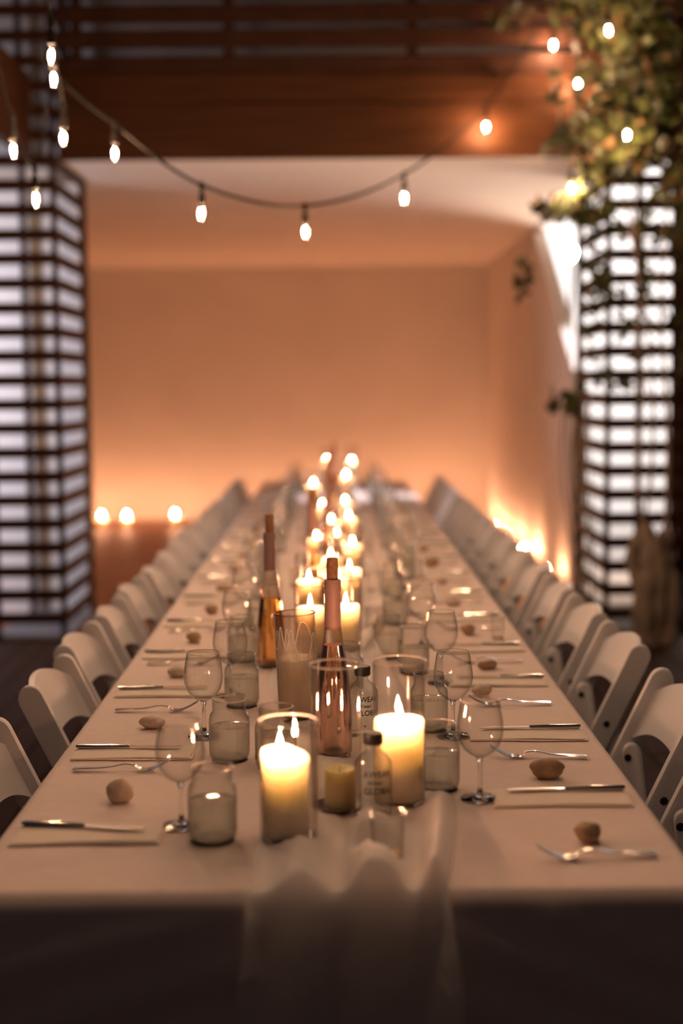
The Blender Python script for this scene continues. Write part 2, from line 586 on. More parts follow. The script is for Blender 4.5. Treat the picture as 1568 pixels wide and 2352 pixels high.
# ================================================================== TABLE
TZ = 0.76
TX = 0.582
TY0, TY1 = 2.12, 11.7
table = thing('banquet_table', 'long narrow banquet table hidden under a pale linen cloth', 'table', (0, (TY0 + TY1) / 2, 0))
hl = (TY1 - TY0) / 2 - .02
MB().box(-TX + .02, TX - .02, -hl, hl, .725, .752, .004).build('tabletop', M['tabletop'], table, smooth=False)
for s in (-1, 1):
    for yy in (-hl + .35, -hl / 2, 0, hl / 2, hl - .35):
        MB().tube([(s * .34, yy, .726), (s * .34, yy, 0.0)], .016, 10).build('leg', M['dark_metal'], table)

creases = [(random.uniform(TY0, TY1), random.uniform(.004, .012), random.uniform(-.6, 1.0) * .0022, random.uniform(-.05, .05)) for _ in range(90)]
creases += [(2.21, .006, .0022, .0), (2.62, .006, -.0015, .02), (3.02, .007, .002, -.02)]


def cloth_z(x, y):
    z = 0.0006 * noise.noise((x * 9, y * 9, 0)) + .0010 * noise.noise((x * 2.5, y * 3, 5))
    for cy_, w, a, sl in creases:
        d = y - cy_ - sl * x
        if abs(d) < 4 * w:
            z += a * math.exp(-(d / w) ** 2) * (0.5 + 0.5 * noise.noise((x * 2.2 + cy_ * 7, cy_, 1)))
    return z


def cloth_profile(nx=44):
    """(offset across, drop) from the left hem over the top to the right hem"""
    pr = []
    for s in (-1, 1):
        q = []
        for k in range(9):
            q.append((s * (TX + .004), .25 - k * .0275, True))
        for k in range(1, 4):
            a = k / 3 * PI / 2
            q.append((s * (TX - .014 + .014 * math.cos(a) + .004 * (1 - k / 3)), .014 * (1 - math.sin(a)), False))
        pr.append(q)
    top = [(-TX + .02 + (2 * TX - .04) * k / nx, 0.0, False) for k in range(nx + 1)]
    return pr[0] + top + pr[1][::-1]


cp = cloth_profile()
NY = 560
vs, fs = [], []
for j in range(NY + 1):
    y = TY0 + (TY1 - TY0) * j / NY
    for x, dr, side in cp:
        if side:
            amp = .016 * min(1, dr / .2)
            xx = x + math.copysign(amp * (noise.noise((y * 3.1, x * 5, 2)) + .5 * math.sin(y * 17 + x * 3) + .35), x)
            zz = TZ - dr + .012 * noise.noise((y * 1.2, x, 8)) * (dr / .25)
        else:
            xx, zz = x, TZ - dr + cloth_z(x, y)
        yy = y + (0.012 if j == 0 else 0)
        vs.append((xx, yy, zz if not (j == 0 and not side) else zz - .003))
n = len(cp)
for j in range(NY):
    for i in range(n - 1):
        fs.append((j * n + i, j * n + i + 1, (j + 1) * n + i + 1, (j + 1) * n + i))
# front drop: hangs from the row j = 0
rows = 44
base = 0
prev = [i for i in range(n)]
topi = [i for i in range(n) if not cp[i][2]]
prev = topi
for r in range(1, rows + 1):
    d = .70 * (r / rows) ** 1.15
    cur = []
    for i in topi:
        x0, y0_, z0_ = vs[i]
        sag = (.006 * math.sin(z0_ * 3 + x0 * 2.0) + .010 * math.sin((d - .35 * abs(x0 - .05)) * 62 + 2 * noise.noise((x0 * 2, d * 4, 0))) * min(1, d / .08)
               * (.4 + .6 * abs(noise.noise((x0 * 1.7, d * 3, 7))))) * min(1, d / .05)
        fold = .012 * math.exp(-((x0 - .325) / .012) ** 2) * min(1, d / .03)
        cur.append(len(vs))
        vs.append((x0, TY0 - .003 + .0 - sag * .55 - fold - .01 * min(1, d / .1), TZ - d - .004))
    for a in range(len(topi) - 1):
        fs.append((prev[a + 1], prev[a], cur[a], cur[a + 1]))
    prev = cur
mb = MB()
mb.v, mb.f = vs, fs
cl = mb.build('tablecloth', M['cloth'], None, sharp=75)
tag(cl, 'pale linen tablecloth covering the whole long table and hanging down its near end', 'tablecloth')

# ------------------------------------------------------------------ folding chairs
def chair_proto():
    t = thing('folding_chair', 'chair', 'chair')

    def rail_x(z):
        return -.20 + .485 * (.80 - z)
    for s in (-1, 1):
        ang = math.atan2(.485, 1.0)
        L = .80 / math.cos(ang)
        w = .031
        poly = []
        for k in range(13):
            a = PI * k / 12
            poly.append((w * math.cos(a), L - w + w * math.sin(a)))
        for k in range(7):
            a = PI + PI * k / 6
            poly.append((w * math.cos(a) * .9, .008 + .008 * math.sin(a)))
        ca, sa = math.cos(-ang), math.sin(-ang)
        fx = rail_x(0)
        # poly is drawn upright from the foot, then leans back
        pl = [(fx + u * ca + v * sa, max(0.0, v * ca - u * sa)) for u, v in poly]
        MB().prism(pl, (s * .205 - .012, s * .205 + .012), 'y', .004).build('rail', M['resin'], t, sharp=50)
        bz = .578
        bo = MB()
        bo.lathe([(0, -.0270), (.0090, -.0270), (.0095, -.0262), (.0095, .0262), (.0090, .0270), (0, .0270)], 12)
        bo.build('bolt', M['bolt'], t, (rail_x(bz), s * .1925, bz), (PI / 2, 0, 0))
        # rear leg
        tx, tz = rail_x(.60), .60
        fx2 = tx - .12 * .60
        dx, dz = tx - fx2, tz
        ll = math.hypot(dx, dz)
        ux, uz = dx / ll, dz / ll
        w2 = .024
        poly = []
        for k in range(9):
            a = PI * k / 8
            poly.append((w2 * math.cos(a), ll - .01 + w2 * math.sin(a)))
        poly += [(-w2, 0.004), (w2, 0.004)]
        pl = [(fx2 + u * uz + v * ux, max(0, v * uz - u * ux)) for u, v in poly]
        MB().prism(pl, (s * .180 - .012, s * .180 + .012), 'y', .004).build('leg', M['resin'], t, sharp=50)
    # curved back panel
    def pan(u, v, off):
        y = -.195 + .39 * u
        a = abs(y) / .195
        zt = .744 + .050 * (1 - a ** 2.4)
        zb = .620 + .036 * (1 - a ** 3.5)
        z = zb + (zt - zb) * v
        edge = .004 if (v < .02 or v > .98) else 0
        x = rail_x(z) - .022 * (1 - a * a) + off
        return (x, y, z)
    mb = MB()
    nu, nv = 30, 8
    front = [pan(i / nu, j / nv, .007) for j in range(nv + 1) for i in range(nu + 1)]
    back = [pan(i / nu, j / nv, -.007) for j in range(nv + 1) for i in range(nu + 1)]
    q = nu + 1
    fs_ = [(j * q + i, j * q + i + 1, (j + 1) * q + i + 1, (j + 1) * q + i) for j in range(nv) for i in range(nu)]
    nb = len(front)
    fs2 = [tuple(nb + t_ for t_ in f[::-1]) for f in fs_]
    rim = []
    loop = [i for i in range(q)] + [j * q + nu for j in range(1, nv + 1)] + [nv * q + i for i in range(nu - 1, -1, -1)] + [j * q for j in range(nv - 1, 0, -1)]
    for a, b in zip(loop, loop[1:] + loop[:1]):
        rim.append((b, a, nb + a, nb + b))
    mb.add(front + back, fs_ + fs2 + rim)
    mb.build('backrest', M['resin'], t, sharp=50)
    # seat
    poly = []
    for (cx, cy_, a0) in ((.25, .135, 0), (-.06, .15, PI / 2), (-.06, -.15, PI), (.25, -.135, 1.5 * PI)):
        for k in range(5):
            a = a0 + k / 4 * PI / 2
            poly.append((cx + .04 * math.cos(a), cy_ + .04 * math.sin(a)))
    MB().prism(poly, (.425, .455), 'z', .006).build('seat', M['resin'], t, sharp=50)
    MB().box(-.152, -.127, -.168, .168, .235, .275, .004).build('stretcher', M['resin'], t, smooth=False)
    MB().box(.075, .10, -.193, .193, .20, .24, .004).build('stretcher', M['resin'], t, smooth=False)
    return t


chairL = [2.40, 2.93, 3.685, 4.245, 4.79, 5.33, 5.88, 6.42, 6.98, 7.52, 8.08, 8.62, 9.30, 10.05, 10.65, 11.25]
chairR = [2.84, 3.415, 4.165, 4.735, 5.29, 5.84, 6.39, 6.95, 7.50, 8.06, 8.60, 9.15, 9.85, 10.45, 11.0, 11.5]
proto = chair_proto()
first = True
for side, ys in ((-1, chairL), (1, chairR)):
    for i, y in enumerate(ys):
        xo = .662 + random.uniform(-.012, .012)
        if side < 0:
            xo -= .088
        word = 'left' if side < 0 else 'right'
        lab = f'white folding chair tucked under the {word} side of the table, {ORD[i]} from the near end'
        rz = (0 if side < 0 else PI) + random.uniform(-.03, .03)
        grp = f'white folding chairs along the {word} side of the table'
        if first:
            c = proto
            c.location, c.rotation_euler = (side * xo, y, 0), (0, 0, rz)
            tag(c, lab, 'chair', grp)
            first = False
        else:
            dup(proto, (side * xo, y, 0), (0, 0, rz), lab, grp)

# ------------------------------------------------------------------ place settings
def knife_proto():
    t = thing('table_knife', 'knife', 'knife')
    h = MB()
    prof = [(-.115, .0050, .004), (-.11, .0075, .005), (-.06, .0065, .005), (-.02, .0050, .0042), (.0, .0052, .0038)]
    vs, fs = [], []
    for x, w, hh in prof:
        for k in range(8):
            a = 2 * PI * k / 8
            vs.append((x, w * math.cos(a), .005 + hh * math.sin(a)))
    for i in range(len(prof) - 1):
        for k in range(8):
            j = (k + 1) % 8
            fs.append((i * 8 + k, i * 8 + j, (i + 1) * 8 + j, (i + 1) * 8 + k))
    fs += [tuple(range(8)), tuple((len(prof) - 1) * 8 + k for k in range(8))[::-1]]
    h.add(vs, fs)
    h.build('handle', M['steel'], t)
    bl = MB()
    out = [(.0, -.004), (.02, -.0085), (.07, -.0095), (.10, -.0065), (.113, .001), (.108, .004), (.0, .0045)]
    bl.prism(out, (.0035, .0060), 'z')
    bl.build('blade', M['steel'], t)
    return t


def fork_proto():
    t = thing('dinner_fork', 'fork', 'fork')
    # side profile of the fork, handle end at -x
    def zc(x):
        if x < .03:
            return .004 + .0105 * math.exp(-((x - .012) / .035) ** 2) + .003 * math.exp(-((x + .06) / .05) ** 2)
        return .0035 + .023 * max(0, (x - .05) / .05) ** 1.5 + .0105 * math.exp(-((x - .012) / .022) ** 2)

    def wd(x):
        if x < -.02:
            return .0038 + .0062 * max(0, (-.02 - x) / .08)
        if x < .02:
            return .0036
        return min(.0125, .0036 + .0089 * ((x - .02) / .022))
    h = MB()
    xs = [-.10 + .14 * k / 34 for k in range(35)]
    xs = [-.10] + xs[1:]
    # handle and neck
    def strip(xs, wf, yc=0.0, th=.0016):
        vs, fs = [], []
        for x in xs:
            w, z = wf(x), zc(x)
            vs += [(x, yc - w, z), (x, yc + w, z), (x, yc + w * .8, z + th), (x, yc - w * .8, z + th)]
        for i in range(len(xs) - 1):
            for k in range(4):
                j = (k + 1) % 4
                fs.append((i * 4 + k, i * 4 + j, (i + 1) * 4 + j, (i + 1) * 4 + k))
        fs += [(0, 1, 2, 3), tuple((len(xs) - 1) * 4 + k for k in (3, 2, 1, 0))]
        return vs, fs
    h.add(*strip(xs, wd))
    h.build('handle', M['steel'], t)
    tx = [.04 + .06 * k / 12 for k in range(13)]
    for yc in (-.0103, -.0034, .0034, .0103):
        MB().add(*strip(tx, lambda x: .0022 * (1 - .45 * max(0, (x - .04) / .06)), yc)).build('tine', M['steel'], t)
    return t


def napkin_mesh(seed):
    mb = MB()
    rnd = random.Random(seed)
    lay = 0
    for (w, d, z0) in ((.128, .056, .0005), (.124, .052, .0030)):
        nu, nv = 18, 8
        ph = rnd.uniform(0, 6)

        def fn(u, v, top, w=w, d=d, z0=z0, ph=ph):
            x, y = -w + 2 * w * u, -d + 2 * d * v
            e = 1 - .25 * (abs(2 * v - 1) ** 6)
            zz = z0 + (.0022 * e if top else 0) + .0012 * (0.5 + 0.5 * math.sin(u * 5 + v * 2 + ph)) * (1 if top else .6)
            return (x + .002 * math.sin(v * 5 + ph), y + .0025 * math.sin(u * 6 + ph), zz)
        A = [fn(i / nu, j / nv, True) for j in range(nv + 1) for i in range(nu + 1)]
        B = [fn(i / nu, j / nv, False) for j in range(nv + 1) for i in range(nu + 1)]
        q = nu + 1
        f1 = [(j * q + i, j * q + i + 1, (j + 1) * q + i + 1, (j + 1) * q + i) for j in range(nv) for i in range(nu)]
        nb = len(A)
        f2 = [tuple(nb + k for k in f[::-1]) for f in f1]
        loop = [i for i in range(q)] + [j * q + nu for j in range(1, nv + 1)] + [nv * q + i for i in range(nu - 1, -1, -1)] + [j * q for j in range(nv - 1, 0, -1)]
        rim = [(b, a, nb + a, nb + b) for a, b in zip(loop, loop[1:] + loop[:1])]
        mb.add(A + B, f1 + f2 + rim)
    return mb.mesh('napkin', M['napkin'], True, 60)


def pebble_mesh(seed, a, b, c, mat):
    rnd = random.Random(seed)
    off = Vector((rnd.uniform(0, 50), rnd.uniform(0, 50), rnd.uniform(0, 50)))
    nu, nv = 26, 16
    vs, fs = [], []
    for j in range(nv + 1):
        th = PI * j / nv
        for i in range(nu):
            ph = 2 * PI * i / nu
            d = Vector((math.sin(th) * math.cos(ph), math.sin(th) * math.sin(ph), math.cos(th)))
            k = 1 + .20 * noise.noise(d * 1.1 + off) + .05 * noise.noise(d * 2.8 + off)
            z = d.z * c * k
            vs.append((d.x * a * k, d.y * b * k, z))
    for j in range(nv):
        for i in range(nu):
            q = (i + 1) % nu
            fs.append((j * nu + i, j * nu + q, (j + 1) * nu + q, (j + 1) * nu + i))
    zmin = min(v[2] for v in vs)
    cut = zmin + .12 * c
    vs = [(x, y, max(z, cut) - cut) for x, y, z in vs]
    mb = MB()
    mb.add(vs, fs)
    return mb.mesh('pebble', mat, True, 80)


def series(start, upto, step):
    out = list(start)
    while out[-1] + step < upto:
        out.append(out[-1] + step)
    return out


kp, fp = knife_proto(), fork_proto()
naps = [napkin_mesh(s) for s in range(4)]
pebs = [pebble_mesh(3, .026, .020, .0225, M['stone']), pebble_mesh(8, .028, .021, .015, M['stone']), pebble_mesh(11, .026, .022, .014, M['stone']),
        pebble_mesh(21, .034, .023, .021, M['stone_dark']), pebble_mesh(33, .024, .020, .018, M['stone_dark']), pebble_mesh(40, .031, .02, .013, M['stone_dark'])]
knL = series([2.437, 2.990, 3.592, 4.094], 11.4, .545)
fkL = series([2.832, 3.362, 3.945, 4.48], 11.5, .545)
stL = series([2.615, 3.200, 3.778, 4.293], 11.4, .545)
knR = series([2.637, 3.127, 3.691, 4.163], 11.4, .545)
fkR = series([2.270, 2.902, 3.395, 3.925], 11.4, .545)
stR = series([2.357, 2.752, 3.509, 3.845, 4.385, 4.968, 5.52], 11.4, .545)
kfirst = ffirst = True
for side, word, kn, fk, st in ((-1, 'left', knL, fkL, stL), (1, 'right', knR, fkR, stR)):
    for i, y in enumerate(kn):
        zt = TZ + cloth_z(side * .43, y)
        skew = random.uniform(-.03, .03)
        nx = side * .425
        ny = y - (.020 if side < 0 else .030)
        o = link('napkin', naps[i % 4], None, (nx, ny, TZ + .0012), (0, 0, skew))
        tag(o, f'folded pale napkin under a knife, {word} row, {ORD[i]} from the near end', 'napkin', f'napkins in the {word} row')
        rz = (0 if side < 0 else PI) + (-.18 if (side < 0 and i == 0) else random.uniform(-.05, .05))
        lab = f'steel table knife on a folded napkin, {word} row, {ORD[i]} from the near end'
        loc = (side * .437, y, TZ + .0075)
        if kfirst:
            kp.location, kp.rotation_euler = loc, (0, 0, rz)
            tag(kp, lab, 'knife', f'knives in the {word} row')
            kfirst = False
        else:
            dup(kp, loc, (0, 0, rz), lab, f'knives in the {word} row')
    for i, y in enumerate(fk):
        rz = (0 if side < 0 else PI) + random.uniform(-.07, .07) + (.12 if side > 0 and i == 0 else 0)
        lab = f'steel dinner fork lying tines up on the cloth, {word} row, {ORD[i]} from the near end'
        loc = (side * (.425 if i else .43), y, TZ + .0005)
        if ffirst:
            fp.location, fp.rotation_euler = loc, (0, 0, rz)
            tag(fp, lab, 'fork', f'forks in the {word} row')
            ffirst = False
        else:
            dup(fp, loc, (0, 0, rz), lab, f'forks in the {word} row')
    for i, y in enumerate(st):
        if side < 0:
            me = pebs[[0, 1, 2, 4][i]] if i < 4 else pebs[i % 6]
            x = [-.402, -.415, -.423, -.428][i] if i < 4 else -.42
        else:
            me = pebs[[4, 3, 2, 5, 4][i]] if i < 5 else pebs[(i + 2) % 6]
            x = [.432, .421, .369, .42, .418][i] if i < 5 else .418
        o = link('pebble', me, None, (x, y, TZ + .0008), (0, 0, 0 if i < 3 else random.uniform(-.6, .6)))
        shade = 'brown' if me.materials[0] == M['stone_dark'] else 'pale'
        tag(o, f'{shade} rounded pebble on the cloth, {word} row, {ORD[i]} from the near end', 'pebble', f'pebbles in the {word} row')

# ------------------------------------------------------------------ glassware
def arc(cx, cz, r, a0, a1, n):
    return [(cx + r * math.cos(a0 + (a1 - a0) * k / n), cz + r * math.sin(a0 + (a1 - a0) * k / n)) for k in range(n + 1)]


def rim_ring(r, z, t, n=40):
    """closed ring of glass along a rim"""
    return [(r + t * math.cos(2 * PI * k / 8), z + t * math.sin(2 * PI * k / 8)) for k in range(9)]


def wine_glass_proto():
    t = thing('wine_glass', 'glass', 'wine glass')
    pr = [(.0045, .079), (.010, .0815), (.020, .087), (.030, .096), (.038, .108), (.0425, .122), (.0438, .136), (.0425, .152), (.0395, .170), (.0365, .189)]
    MB().lathe(pr, 40).build('bowl', M['glass'], t, sharp=80)
    MB().lathe(rim_ring(.0365, .1895, .0010), 40).build('rim', M['rim'], t, sharp=80)
    st = [(0, .083), (.008, .0815), (.0060, .078), (.0045, .070), (.0040, .050), (.0042, .025), (.0055, .012), (.010, .008), (.024, .0045), (.0365, .0028), (.037, .0015), (.0362, 0), (0, 0)]
    MB().lathe(st, 36).build('stem', M['stem'], t, sharp=60)
    return t


def jar_proto():
    t = thing('mason_jar', 'jar', 'jar')
    pr = [(.030, .0015), (.037, .003), (.0415, .010), (.0428, .020), (.0428, .080), (.0422, .088), (.039, .098), (.0355, .1035), (.0345, .106),
          (.0352, .1085), (.0345, .111), (.0352, .1135), (.0345, .116), (.0352, .1185), (.0345, .121), (.0346, .127)]
    MB().lathe(pr, 40).build('shell', M['jar'], t, sharp=80)
    MB().lathe(rim_ring(.0346, .1278, .0018), 40).build('rim', M['rim'], t, sharp=80)
    MB().lathe([(0, .004), (.028, .003), (.036, .0045), (.038, .002), (.034, .0), (.026, .0), (.020, .002), (0, .0025)], 36).build('base', M['stem'], t, sharp=60)
    wl = .072
    MB().lathe([(0, .0062), (.030, .0062), (.037, .008), (.0402, .014), (.0412, .021), (.0412, wl - .001), (.0405, wl), (.036, wl - .0008), (0, wl - .0008)], 36).build('water', M['water'], t, sharp=60)
    return t


def tumbler(name, label, cat, loc, r, h, mat, group=None):
    t = thing(name, label, cat, loc, 0, group)
    MB().lathe([(r * .82, .004), (r * .86, .001), (r * .9, .004), (r, h)], 32).build('shell', mat, t, sharp=80)
    MB().lathe(rim_ring(r, h, .0009), 32).build('rim', M['stem'], t, sharp=80)
    MB().lathe([(0, 0), (r * .80, 0), (r * .86, .003), (r * .86, .008), (0, .009)], 32).build('base', M['stem'], t, sharp=60)
    return t


wineL = [(-.270, 2.462), (-.289, 3.115), (-.260, 3.53), (-.280, 4.07), (-.29, 4.60), (-.28, 5.20)]
wineR = [(.274, 2.611), (.264, 3.095), (.280, 3.66), (.260, 4.19), (.260, 4.78), (.27, 5.40)]
for k in range(11):
    wineL.append((-.31 + random.uniform(-.02, .02), 5.75 + .54 * k))
    wineR.append((.31 + random.uniform(-.02, .02), 5.94 + .53 * k))
wg = wine_glass_proto()
first = True
for word, L in (('left', wineL), ('right', wineR)):
    for i, (x, y) in enumerate(L):
        lab = f'clear stemmed wine glass, {word} row, {ORD[i]} from the near end'
        loc = (x, y, TZ + .0008)
        if first:
            wg.location = loc
            tag(wg, lab, 'wine glass', f'wine glasses in the {word} row')
            first = False
        else:
            dup(wg, loc, (0, 0, random.uniform(0, 6)), lab, f'wine glasses in the {word} row')
jarL = [(-.208, 2.387), (-.218, 2.917), (-.225, 3.42), (-.260, 3.99), (-.235, 4.50), (-.23, 5.02)]
jarR = [(.200, 2.686), (.215, 3.16), (.215, 3.80), (.155, 4.02), (.20, 4.60), (.21, 5.15)]
for k in range(11):
    jarL.append((-.275 + random.uniform(-.01, .01), 5.56 + .545 * k))
    jarR.append((.275 + random.uniform(-.01, .01), 5.70 + .53 * k))
jp = jar_proto()
first = True
for word, L in (('left', jarL), ('right', jarR)):
    for i, (x, y) in enumerate(L):
        lab = f'clear screw-top glass jar of water, {word} row, {ORD[i]} from the near end'
        loc = (x, y, TZ + .0008)
        if first:
            jp.location = loc
            tag(jp, lab, 'jar', f'water jars in the {word} row')
            first = False
        else:
            dup(jp, loc, (0, 0, random.uniform(0, 6)), lab, f'water jars in the {word} row')
dup(jp, (-.118, 2.845, TZ + .0008), None, 'clear glass jar standing just behind the nearest lit candle', 'jars among the candles')
dup(jp, (.032, 3.55, TZ + .0008), None, 'clear glass jar just behind the pink capped wine bottle', 'jars among the candles')
tumbler('shot_glass', 'small clear straight shot glass near the right edge of the table', 'shot glass', (.501, 4.304, TZ + .0008), .020, .065, M['glass'])
tumbler('tumbler', 'small clear tumbler on the gauze runner at the near end', 'glass', (.088, 2.272, TZ + .006), .029, .075, M['jar'])

# ------------------------------------------------------------------ candles
FL_ME = MB().lathe([(0, 0), (.0032, .002), (.0050, .007), (.0047, .012), (.0030, .020), (.0012, .026), (0, .030)], 14).mesh('flame', M['flame'])
FAR_ME = FL_ME.copy()
FAR_ME.materials.clear()
FAR_ME.materials.append(M['far_flame'])
WICK_ME = MB().tube([(0, 0, 0), (0, 0, .008), (.001, .001, .014)], .0011, 6).mesh('wick', M['wick'])


def pillar_candle(name, label, loc, gr, gh, wr, wh, lit, wax='wax', glass='cylinder', tilt=0.0, lean=(0, 0), group=None, slope=0.0, woff=(0, 0), flame_off=(0, 0), fscale=1.0):
    t = thing(name, label, 'candle', loc, 0, group)
    t.rotation_euler = (lean[1], lean[0], 0)
    if gr:
        MB().lathe([(gr * .96, .002), (gr, .006), (gr, gh)], 44).build('hurricane_glass', M[glass], t, sharp=80)
        MB().lathe(rim_ring(gr, gh, .0022), 44).build('rim', M['rim'] if glass == 'cylinder' else M[glass], t, sharp=80)
        MB().lathe([(0, 0), (gr * .95, 0), (gr * .96, .003), (gr * .96, .007), (0, .007)], 36).build('base', M['stem'], t, sharp=60)
    z0 = .0075 if gr else 0.0
    pr = [(0, z0), (wr * .97, z0), (wr, z0 + .003), (wr, wh - .004), (wr * .965, wh), (wr * .90, wh - .001), (wr * .62, wh - .005), (wr * .25, wh - .008), (0, wh - .0085)]
    mb = MB().lathe(pr, 40, woff[0], woff[1])
    if slope:
        mb.v = [(x, y, z - slope * max(0, (x - woff[0]) / wr) * max(0, (z - .5 * wh) / (.5 * wh)) - .0 if z > .5 * wh else z) for x, y, z in mb.v]
    mb.build('wax', M[wax], t, sharp=60)
    fx, fy = woff[0] + flame_off[0], woff[1] + flame_off[1]
    fz = wh - .0095
    link('wick', WICK_ME, t, (fx, fy, fz))
    if lit:
        f = link('flame', FAR_ME if group else FL_ME, t, (fx, fy, fz + .009))
        f.scale = (fscale, fscale, fscale)
    return t


Z = TZ + .004
pillar_candle('pillar_candle', 'lit ivory pillar candle in the short glass cylinder nearest the table end', (-.077, 2.392, TZ + .001), .050, .206, .041, .157, True, slope=.012, woff=(-.006, -.002), flame_off=(-.008, 0))
pillar_candle('pillar_candle', 'lit ivory pillar candle filling a tall glass cylinder, right of the pink bottle', (.122, 2.594, Z), .0485, .267, .0465, .157, True, flame_off=(.002, 0))
h3 = pillar_candle('pillar_candle', 'unlit pale candle in a leaning smoky glass cylinder streaked with wax', (-.082, 3.283, Z), .048, .246, .0455, .142, False, glass='smoked', lean=(-.035, 0))
# wax that ran down the inside of the glass
mb = MB()
nu, nv = 90, 10
def film(u, v):
    a = 2 * PI * u
    s = .5 + .5 * math.sin(a * 7 + 1.5 * math.sin(a * 3))
    top = .158 + .052 * s ** 1.5 + .01 * math.sin(a * 2)
    z = .139 + (top - .139) * v
    return (.0468 * math.cos(a), .0468 * math.sin(a), z)
mb.grid(nu, nv, film)
mb.build('wax_film', M['wax_film'], h3)
MB().tube([film(i / 180, 1.0) for i in range(181)], .0013, 6).build('wax_run', M['wax'], h3)
pillar_candle('pillar_candle', 'short yellow unlit candle at the bottom of a tall clear glass cylinder', (.005, 2.556, Z), .0465, .268, .028, .076, False, wax='wax_yellow', woff=(.006, -.006))

far = [(-.067, 4.02, .17, .21, 'smoked'), (.035, 4.09, .165, .215, 'cylinder'), (-.082, 4.62, .165, .23, 'cylinder'), (.012, 4.60, .17, .20, 'smoked'), (.055, 4.90, .165, .25, 'cylinder'),
       (-.012, 5.20, .168, .21, 'cylinder'), (.075, 5.68, .165, .22, 'cylinder'), (.010, 5.98, .168, .25, 'cylinder'), (-.075, 6.05, .15, .20, 'smoked'), (-.012, 6.65, .165, .22, 'cylinder'),
       (.07, 6.9, .16, .24, 'cylinder'), (-.062, 7.47, .168, .23, 'cylinder'), (.06, 7.7, .17, .24, 'cylinder'), (-.12, 8.22, .23, .29, 'cylinder'), (.075, 8.97, .23, .30, 'cylinder'),
        (-.055, 10.65, .24, .31, 'cylinder'), (.13, 10.60, .235, .33, 'cylinder')]
for i, (x, y, fh, gh, g) in enumerate(far):
    wh = fh - .025
    kind = 'smoky' if g == 'smoked' else 'clear'
    pillar_candle('pillar_candle', f'lit candle in a {kind} glass cylinder down the table middle, {ORD[i]} beyond the amber bottle', (x, y, Z), .046, gh, .040, wh, True, glass=g,
                  group='far candles down the table middle', fscale=1.0)
# small glass votive cups among the far candles
for i, (x, y) in enumerate([(-.165, 4.33), (.13, 4.45), (-.14, 5.45), (.15, 5.3), (-.10, 6.4), (.14, 6.35), (-.15, 7.1), (.13, 7.35), (-.13, 8.7), (.16, 8.4), (.07, 8.15)]):
    tumbler('votive_cup', f'small clear votive cup among the far candles, {ORD[i]} from the near end', 'votive cup', (x, y, Z), .032, .075, M['cylinder'], 'votive cups among the far candles')

# ------------------------------------------------------------------ wine bottles
def wine_bottle(label, loc, glass, wine, cap, fill, cork_h=.045, ringed=True):
    t = thing('wine_bottle', label, 'bottle', loc)
    pr = [(.028, .0015), (.036, .003), (.0385, .010), (.0385, .075), (.0375, .11), (.0335, .16), (.0275, .205), (.0205, .245), (.0165, .275), (.0155, .30), (.0150, .340), (.0150, .372)]
    MB().lathe(pr, 40).build('shell', M[glass], t, sharp=80)

    def rr(z):
        for (r0, z0), (r1, z1) in zip(pr, pr[1:]):
            if z0 <= z <= z1:
                return r0 + (r1 - r0) * (z - z0) / (z1 - z0)
        return pr[-1][0]
    lq = [(0, .006), (.030, .006)] + [(rr(z) - .0022, z) for z in [.012 + (fill - .012) * k / 16 for k in range(17)]] + [(0, fill)]
    MB().lathe(lq, 36).build('wine', M[wine], t, sharp=60)
    if cap:
        MB().lathe([(.0168, .268), (.0166, .300), (.0160, .345), (.0172, .347), (.0178, .350), (.0178, .368), (.0168, .372), (0, .372)], 32).build('capsule', M[cap], t, sharp=40)
    MB().lathe([(0, .360), (.0115, .360), (.0120, .372), (.0120, .372 + cork_h - .002), (.0112, .372 + cork_h), (0, .372 + cork_h)], 20).build('cork', M['cork'], t, sharp=40)
    return t


wine_bottle('corked pink wine bottle standing upright behind the yellow candle', (.0, 2.933, Z), 'rose_glass', 'rose', 'capsule_pink', .235)
wine_bottle('corked amber wine bottle with a dusky capsule, left of the smoky cylinder', (-.175, 3.905, Z), 'rose_glass', 'amber', 'capsule_lilac', .19, .05)
for i, (x, y, w) in enumerate([(-.075, 4.97, 'amber'), (-.02, 5.86, 'rose'), (-.03, 6.95, 'rose'), (-.02, 8.0, 'amber'), (.0, 9.2, 'rose')]):
    wine_bottle(f'corked {"amber" if w == "amber" else "pink"} wine bottle among the far candles, {ORD[i]} beyond the amber one', (x, y, Z), 'rose_glass', w, 'capsule_lilac', .2)

# ------------------------------------------------------------------ small flask bottles with printed lettering
FONT = {}


def text_mesh(body, size):
    c = bpy.data.curves.new('lettering', 'FONT')
    c.body = body
    c.size = size
    c.align_x = 'LEFT'
    c.resolution_u = 3
    c.offset = .0003
    o = bpy.data.objects.new('lettering', c)
    COL.objects.link(o)
    dg = bpy.context.evaluated_depsgraph_get()
    me = bpy.data.meshes.new_from_object(o.evaluated_get(dg))
    bpy.data.objects.remove(o)
    return me


